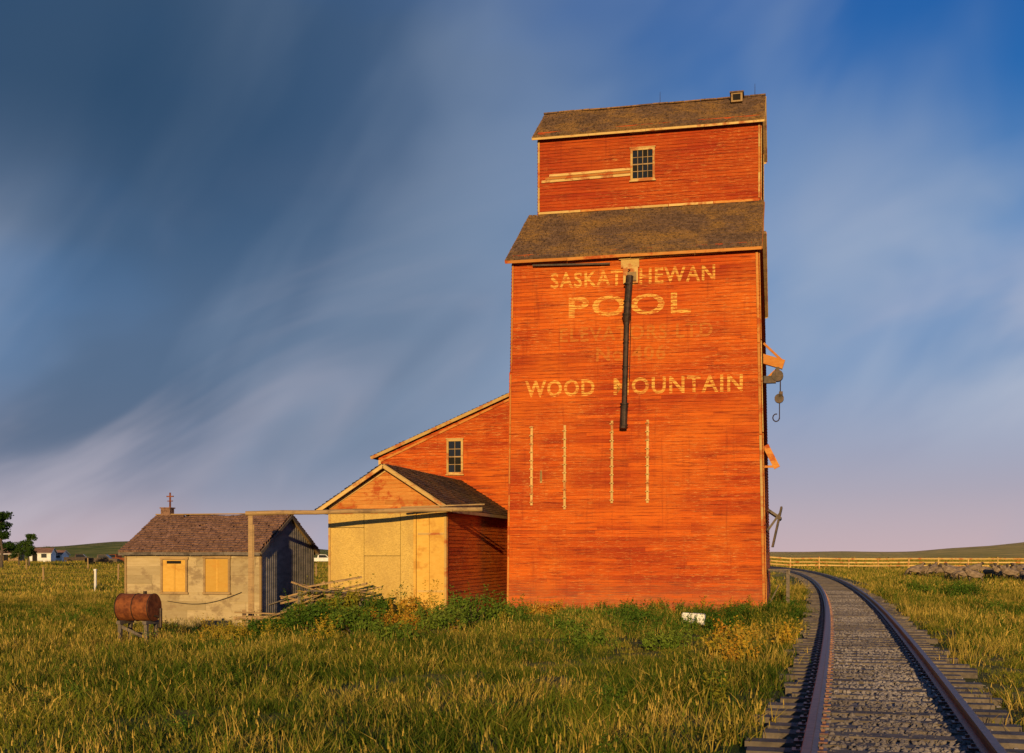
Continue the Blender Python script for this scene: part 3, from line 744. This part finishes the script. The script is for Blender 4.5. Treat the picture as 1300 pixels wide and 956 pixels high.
def leafmass(mb,blobs,n,size,mat=0):
    wts=np.array([b[3]**2 for b in blobs]);wts=wts/wts.sum()
    for i in rng.choice(len(blobs),n,p=wts):
        bx,by,bz,br=blobs[i][:4]
        d=V((random.gauss(0,1),random.gauss(0,1),random.gauss(0,1))).normalized(); rr=br*random.uniform(.55,1.08)
        p=V((bx,by,bz))+V((d.x,d.y,d.z*.8))*rr
        a=V((random.gauss(0,1),random.gauss(0,1),random.gauss(0,.8))).normalized();b_=a.cross(d+V((random.gauss(0,.5),random.gauss(0,.5),random.gauss(0,.5)))).normalized()
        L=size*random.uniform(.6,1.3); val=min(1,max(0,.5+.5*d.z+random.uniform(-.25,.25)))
        mb.face([p-a*L*.5,p+b_*L*.28,p+a*L*.5,p-b_*L*.28],mat,val)
def shrub(x,y,w,h,mat,n=1500,size=.085):
    z=float(terrain(x,y)); mb=MB(); bl=[]
    for i in range(16):
        a=random.uniform(0,6.28);rr=random.uniform(0,.5)*w; bz=random.uniform(.2,.85)*h*(1-.5*rr/w)
        p=V((rr*math.cos(a),rr*math.sin(a)*.8,bz)); bl.append((p.x,p.y,p.z,random.uniform(.10,.20)*w)); mb.cyl((0,0,-.05),p,.015,.006,5,1)
    leafmass(mb,bl,n,size)
    for _ in range(26):
        a=random.uniform(0,6.28); X0,Y0=.35*w*math.cos(a),.3*w*math.sin(a); hh=h*random.uniform(.8,1.35); ln=random.uniform(.05,.3); blade(mb,X0,Y0,hh,.015,ln,a,0)
        for i in range(9):
            t=random.uniform(.5,1.02);p=V((X0+math.cos(a)*ln*t*t,Y0+math.sin(a)*ln*t*t,hh*t)); d=V((random.gauss(0,1),random.gauss(0,1),random.uniform(-.2,.8))).normalized(); s=d.cross(V((random.gauss(0,1),random.gauss(0,1),random.gauss(0,1)))).normalized()
            mb.face([p,p+d*.035+s*.018,p+d*.07,p+d*.035-s*.018],0)
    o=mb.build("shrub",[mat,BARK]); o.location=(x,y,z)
for (px_,Y_,w,h,m,n) in ((400,30.5,1.8,.95,LEAF,2400),(455,29.5,1.6,.85,LEAF,2000),(600,33.8,1.7,.95,LEAF,1900),(405,33.4,1.3,1.15,LEAFY,1600),(450,33.0,1.3,1.2,LEAFY,1700),(525,32.6,1.6,1.1,LEAFY,1900),(488,33.2,1.2,1.0,LEAF,1200),(560,31.8,1.4,.8,LEAF,1300),
      (345,31.5,1.3,.6,LEAF,1200),(560,30.4,1.3,.75,LEAF,1200),(640,34,1.4,.7,LEAF,1100),(740,27,1.3,.4,LEAF,900),(850,25.5,1.2,.4,LEAF,900),(690,36,1.2,.55,LEAFY,800),(790,36.2,1.1,.5,LEAF,800),
      (1172,56,1.7,.8,LEAF,1500),(1212,50,2.0,.95,LEAF,1900),(1230,54,1.6,.8,LEAF,1300),(500,27.5,1.3,.5,LEAF,1000),(915,31,1.1,.45,LEAF,800),(720,30,1.2,.45,LEAF,800),(820,33,1.1,.45,LEAF,800)):
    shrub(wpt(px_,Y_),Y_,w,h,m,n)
def tree(x,y,h,w):
    z=float(terrain(x,y)); mb=MB(); bl=[]
    pv=V((0,0,-.2))
    for i in range(1,6):
        p=V((random.uniform(-.15,.15)*i*.5,random.uniform(-.15,.15)*i*.5,h*.75*i/5)); mb.cyl(pv,p,.22*(1-(i-1)/6)*h/7,.22*(1-i/6)*h/7,8,1)
        for k in range(4):
            if i<2: continue
            a=random.uniform(0,6.28); L=w*.5*random.uniform(.5,1)*(1.15-.12*i); e=p+V((math.cos(a)*L,math.sin(a)*L,random.uniform(.2,1.0)*h*.13))
            mb.cyl(p,e,.07*h/7,.02,6,1); bl.append((e.x,e.y,e.z,random.uniform(.10,.18)*w))
            q=p.lerp(e,.55)+V((0,0,.3)); bl.append((q.x,q.y,q.z,random.uniform(.10,.17)*w))
        pv=p
    for k in range(5): bl.append((random.uniform(-.12,.12)*w,random.uniform(-.12,.12)*w,h*random.uniform(.78,.92),random.uniform(.1,.17)*w))
    leafmass(mb,bl,4500,.30*h/7); o=mb.build("tree",[TREEL,BARK]); o.location=(x,y,z)
tree(wpt(2,150),150,7.6,4.4); tree(wpt(-22,152),152,7.4,5.0); tree(wpt(37,170),170,5.0,2.8); tree(wpt(24,172),172,3.6,3.0); tree(wpt(62,260),260,3.0,5.5)
# ------------------------------------------------------------------ distant buildings & vehicles
def farmshed(x,y,w,d,h,rz,wall):
    z=float(terrain(x,y)); e=empty("farm_shed",(x,y,z),rz); mb=MB()
    for O,A,N_,poly in (((0,0,0),X,-Yv,0),((0,d,0),X,Yv,0),((w/2,0,0),Yv,X,1),((-w/2,0,0),Yv,-X,1)):
        pl=[(-w/2,0),(w/2,0),(w/2,h),(-w/2,h)] if poly==0 else [(0,0),(d,0),(d,h),(d/2,h+d*.25),(0,h)]
        courses(mb,O,A,Z,N_,pl,h=.3,lap=.02,mat=0)
    mb.box((-w*.2,-.04,1),(.9,.04,2),1); mb.box((w*.2,-.04,1.3),(1,.04,.8),2)
    mb.build("walls",[wall,DARK,GLASS],e); mb=MB()
    roof(mb,-w/2-.2,w/2+.2,(-.3,h-.1),(d/2,h+d*.25),lr=(.6,1.2),sh=.3); roof(mb,-w/2-.2,w/2+.2,(d+.3,h-.1),(d/2,h+d*.25),lr=(.6,1.2),sh=.3)
    mb.build("roof",[ROOF2,WHITEP,BARE],e)
farmshed(wpt(50,225),225,4.2,3.5,1.9,.1,WHITEP); farmshed(wpt(70,232),232,2.6,3,1.6,-.1,WHITEP); farmshed(wpt(12,230),230,3.5,3.5,1.8,.1,BARE)
def truck(x,y,rz,col):
    z=float(terrain(x,y)); e=empty("parked_pickup_truck",(x,y,z),rz); mb=MB()
    prof=[(-2.5,.5),(2.5,.5),(2.55,.95),(1.35,1.08),(.75,1.65),(-.55,1.7),(-.7,1.1),(-2.5,1.1)]
    for sy in(-.9,.9): mb.face([V((a,sy,b)) for a,b in prof],0)
    for i in range(8):
        a=prof[i];b=prof[(i+1)%8]; mb.face([V((a[0],-.9,a[1])),V((b[0],-.9,b[1])),V((b[0],.9,b[1])),V((a[0],.9,a[1]))],1 if i==3 else 0)
    for sy in(-.905,.905): mb.face([V((-.45,sy,1.12)),V((1.15,sy,1.12)),V((.7,sy,1.58)),V((-.42,sy,1.6))],1)
    for wx_ in(-1.6,1.6):
        for sy in(-.8,.8): mb.cyl((wx_,sy-.14,.38),(wx_,sy+.14,.38),.38,.38,16,2)
    mb.build("body",[col,GLASS,DARK],e)
truck(wpt(130,190),190,.1,DARKM); truck(wpt(147,205),205,2.9,RUST); truck(wpt(100,216),216,.3,DARKM); truck(wpt(408,205),205,.15,WHITEP)
# ------------------------------------------------------------------ fences
def fence(name,pts,step,h,mat,rails,wire=False,r=.06,railmat=None):
    mb=MB()
    for (a,b_) in zip(pts[:-1],pts[1:]):
        a=V((*a,0));b_=V((*b_,0));L=(b_-a).length;n=max(1,int(L/step)); pv=None
        for i in range(n+1):
            p=a.lerp(b_,i/n); p.z=float(terrain(p.x,p.y)); hh=h*random.uniform(.88,1.12)
            mb.cyl(p-V((0,0,.2)),p+V((random.uniform(-.06,.06),random.uniform(-.06,.06),hh)),r*random.uniform(.8,1.2),r*.85,8,0)
            if pv:
                for rz in rails:
                    z1=V((0,0,h*rz))
                    if wire: mb.cyl(pv+z1,p+z1,.012,.012,4,1,cap=False)
                    else: mb.beam(pv+z1,p+z1,.05,.15,1)
            pv=p
    mb.build(name,[mat,railmat or mat])
fence("wooden_rail_fence",[(30,142),(46,137),(75,132),(110,128)],3,1.4,CREAM,(.35,.62,.92),r=.08)
fence("wire_fence",[(-62,78),(-38,82),(-20,92),(-8,120)],4.2,1.25,BARE,(.4,.65,.9),True,railmat=DARKM,r=.075)
fence("wire_fence",[(-110,118),(-70,120),(-30,140)],6,1.3,BARE,(.4,.65,.9),True,railmat=DARKM,r=.08)
mb=MB(); mb.cyl((0,0,-.2),(0,0,1.25),.08,.07,10,0); mb.box((0,0,1.3),(.16,.16,.1),0)
o=mb.build("white_marker_post",[WHITEP]); o.location=(wpt(121,72),72,float(terrain(wpt(121,72),72)))
# ------------------------------------------------------------------ sheep
WOOL=mat_simple("wool",(.14,.10,.07),(.28,.21,.15),9,.95,0,.8)
FACE=mat_simple("sheep_face",(.04,.03,.025),(.08,.06,.05),5,.8)
def sheep_mesh(graze):
    v=[];e=[];r=[]
    def add(p,rad,par=None):
        v.append(p);r.append(rad)
        if par is not None:e.append((par,len(v)-1))
        return len(v)-1
    pel=add((-.38,0,.68),(.20,.23)); mid=add((-.05,0,.64),(.24,.26),pel); ch=add((.32,0,.68),(.20,.24),mid)
    if graze:
        nk=add((.56,0,.56),(.11,.13),ch);hd=add((.70,.02,.30),(.075,.085),nk);mz=add((.80,.02,.12),(.045,.05),hd)
    else:
        nk=add((.52,0,.86),(.10,.12),ch);hd=add((.64,.02,1.02),(.08,.09),nk);mz=add((.80,.03,.95),(.045,.05),hd)
    for sy in(-1,1): add((v[hd][0]-.03,sy*.13,v[hd][2]+.03),(.02,.03),hd)
    for sy in(-1,1):
        k=add((.34,sy*.13,.42),(.065,.07),ch);a=add((.35,sy*.13,.22),(.032,.032),k);b_=add((.34,sy*.13,.05),(.028,.028),a);add((.38,sy*.13,.02),(.03,.025),b_)
        k=add((-.34,sy*.14,.46),(.08,.10),pel);a=add((-.48,sy*.14,.28),(.038,.038),k);b_=add((-.43,sy*.14,.06),(.028,.028),a);add((-.39,sy*.14,.02),(.03,.025),b_)
    add((-.62,0,.62),(.04,.05),pel)
    me=bpy.data.meshes.new("s"); me.from_pydata(v,e,[]); o=bpy.data.objects.new("s",me); scene.collection.objects.link(o)
    o.modifiers.new("k",'SKIN')
    bpy.context.view_layer.objects.active=o
    if not me.skin_vertices: bpy.context.view_layer.update()
    sk=me.skin_vertices[0].data
    for i,q in enumerate(r): sk[i].radius=q; sk[i].use_root=(i==0)
    o.modifiers.new("s",'SUBSURF').levels=1
    dg=bpy.context.evaluated_depsgraph_get(); m=bpy.data.meshes.new_from_object(o.evaluated_get(dg)); bpy.data.objects.remove(o)
    m.materials.clear(); m.materials.append(WOOL);m.materials.append(FACE)
    for p in m.polygons:
        c=p.center; p.use_smooth=True
        if c.z<.33 and abs(c.x)<.55 and not(graze and c.x>.6): p.material_index=1
        if c.x>.60: p.material_index=1
    return m
SM=[sheep_mesh(True),sheep_mesh(False),sheep_mesh(True)]
for i in range(58):
    t=random.random(); px_=1158+t*190; d=random.uniform(78,106)
    if t<.25: d=random.uniform(95,112)
    x=wpt(px_,d); o=bpy.data.objects.new("sheep",random.choice(SM)); o.location=(x,d,float(terrain(x,d))+.02)
    o.rotation_euler=(0,0,random.choice([0,3.14])+random.gauss(0,.6)); k=random.uniform(.9,1.15); o.scale=(k,k,k); scene.collection.objects.link(o)
# ------------------------------------------------------------------ light and sky
al=math.radians(9)
hx=math.sin(al)*math.cos(TH)-math.cos(al)*math.sin(TH); hy=-math.sin(al)*math.sin(TH)-math.cos(al)*math.cos(TH)
saz=math.atan2(hx,hy)%(2*math.pi); sel=math.radians(9.5)
sd=V((math.sin(saz)*math.cos(sel),math.cos(saz)*math.cos(sel),math.sin(sel)))
L=bpy.data.lights.new("sun",'SUN'); L.energy=5.0; L.angle=math.radians(.5); L.color=(1,.67,.28)
lo=bpy.data.objects.new("sun",L); lo.rotation_euler=sd.to_track_quat('Z','Y').to_euler(); lo.location=(0,-20,30); scene.collection.objects.link(lo)
w=bpy.data.worlds.new("World"); scene.world=w; w.use_nodes=True; w.node_tree.nodes.clear(); T=NT(w)
sky=T("ShaderNodeTexSky"); sky.sky_type='NISHITA'; sky.sun_disc=False; sky.sun_elevation=sel; sky.sun_rotation=saz; sky.air_density=1.2; sky.dust_density=.6; sky.ozone_density=3
g=T("ShaderNodeTexCoord").outputs['Generated']
sp=T("ShaderNodeSeparateXYZ"); T.l.new(g,sp.inputs[0]); zx,zy,zz=sp.outputs
cr=T("ShaderNodeValToRGB"); T.l.new(T.math('MULTIPLY',zz,2.0),cr.inputs[0]); el=cr.color_ramp.elements
stops=[(0,(.60,.45,.50)),(.10,(.42,.38,.50)),(.28,(.17,.28,.51)),(.5,(.045,.21,.52)),(.72,(.008,.13,.45)),(1,(.003,.075,.35))]
while len(el)<len(stops): el.new(.5)
for e_,(p_,c_) in zip(el,stops): e_.position=p_; e_.color=(*c_,1)
vm=T("ShaderNodeVectorMath",operation='SCALE'); T.l.new(sky.outputs[0],vm.inputs[0]); vm.inputs['Scale'].default_value=.10
base=T.mix(.88,vm.outputs[0],cr.outputs[0])
def dot(v):
    n=T("ShaderNodeVectorMath",operation='DOT_PRODUCT'); T.l.new(g,n.inputs[0]); n.inputs[1].default_value=v; return n.outputs['Value']
def cl(phi,sa,sb,sc,loc,det=7,dist=.5,rough=.55):
    a=dot((math.cos(phi),0,math.sin(phi)));b_=dot((-math.sin(phi),0,math.cos(phi)))
    c=T("ShaderNodeCombineXYZ"); T.l.new(T.math('MULTIPLY',a,sa),c.inputs[0]); T.l.new(T.math('MULTIPLY',b_,sb),c.inputs[1]); T.l.new(T.math('MULTIPLY',zy,.7),c.inputs[2])
    return T.noise(c.outputs[0],(1,1,1),sc,det,rough,dist,loc)
n1=cl(.25,1.0,1.8,2.4,(3,1,0),4,.3,.5)
left=T.step(zx,-.10,.22,1,.05)
bank=T.math('MULTIPLY',T.step(n1,.32,.58,.40,1),T.math('MULTIPLY',left,T.step(zz,.0,.10,.10,1)))
c=T.mix(T.math('MULTIPLY',bank,.85),base,(.080,.13,.215))
n2=cl(.95,1.0,1.9,2.3,(1.3,7,2),4,.5,.48)
c=T.mix(T.math('MULTIPLY',T.step(n2,.44,.72),T.step(zz,.06,.42,.70,.40)),c,(.30,.38,.52))
n3=cl(.50,1.0,2.4,3.0,(8,2,5),4,.6,.48)
c=T.mix(T.math('MULTIPLY',T.step(n3,.45,.74),T.step(zz,.05,.36,.65,.0)),c,(.56,.51,.58))
n5=cl(.55,1.0,2.2,2.6,(4,6,1),4,.5,.5)
rv_=T.math('MULTIPLY',T.step(n5,.36,.64,.05,1),T.math('MULTIPLY',T.step(zx,.12,.36),T.math('MULTIPLY',T.step(zz,.04,.14),T.step(zz,.20,.36,1,0))))
c=T.mix(T.math('MULTIPLY',rv_,.65),c,(.50,.54,.64))
dk=T.math('MULTIPLY',T.step(zz,.16,.36),T.step(zx,-.30,.02,1,.05))
c=T.mix(T.math('MULTIPLY',dk,.85),c,(.014,.055,.125))
bg=T("ShaderNodeBackground"); bg.inputs[1].default_value=.1
v2=T("ShaderNodeVectorMath",operation='SCALE'); T.l.new(c,v2.inputs[0]); v2.inputs['Scale'].default_value=10
T.l.new(v2.outputs[0],bg.inputs[0]); ow=T("ShaderNodeOutputWorld"); T.l.new(bg.outputs[0],ow.inputs[0])
# ------------------------------------------------------------------ camera
cam=bpy.data.cameras.new("camera"); co=bpy.data.objects.new("camera",cam); scene.collection.objects.link(co)
co.location=(0,0,2.15); co.rotation_euler=(math.radians(90),0,0)
cam.sensor_width=36; cam.lens=36*1500/1300; cam.shift_y=222/1300; cam.clip_start=.1; cam.clip_end=8000
scene.camera=co
scene.view_settings.view_transform='Standard'; scene.view_settings.look='None'; scene.view_settings.exposure=0; scene.view_settings.gamma=1
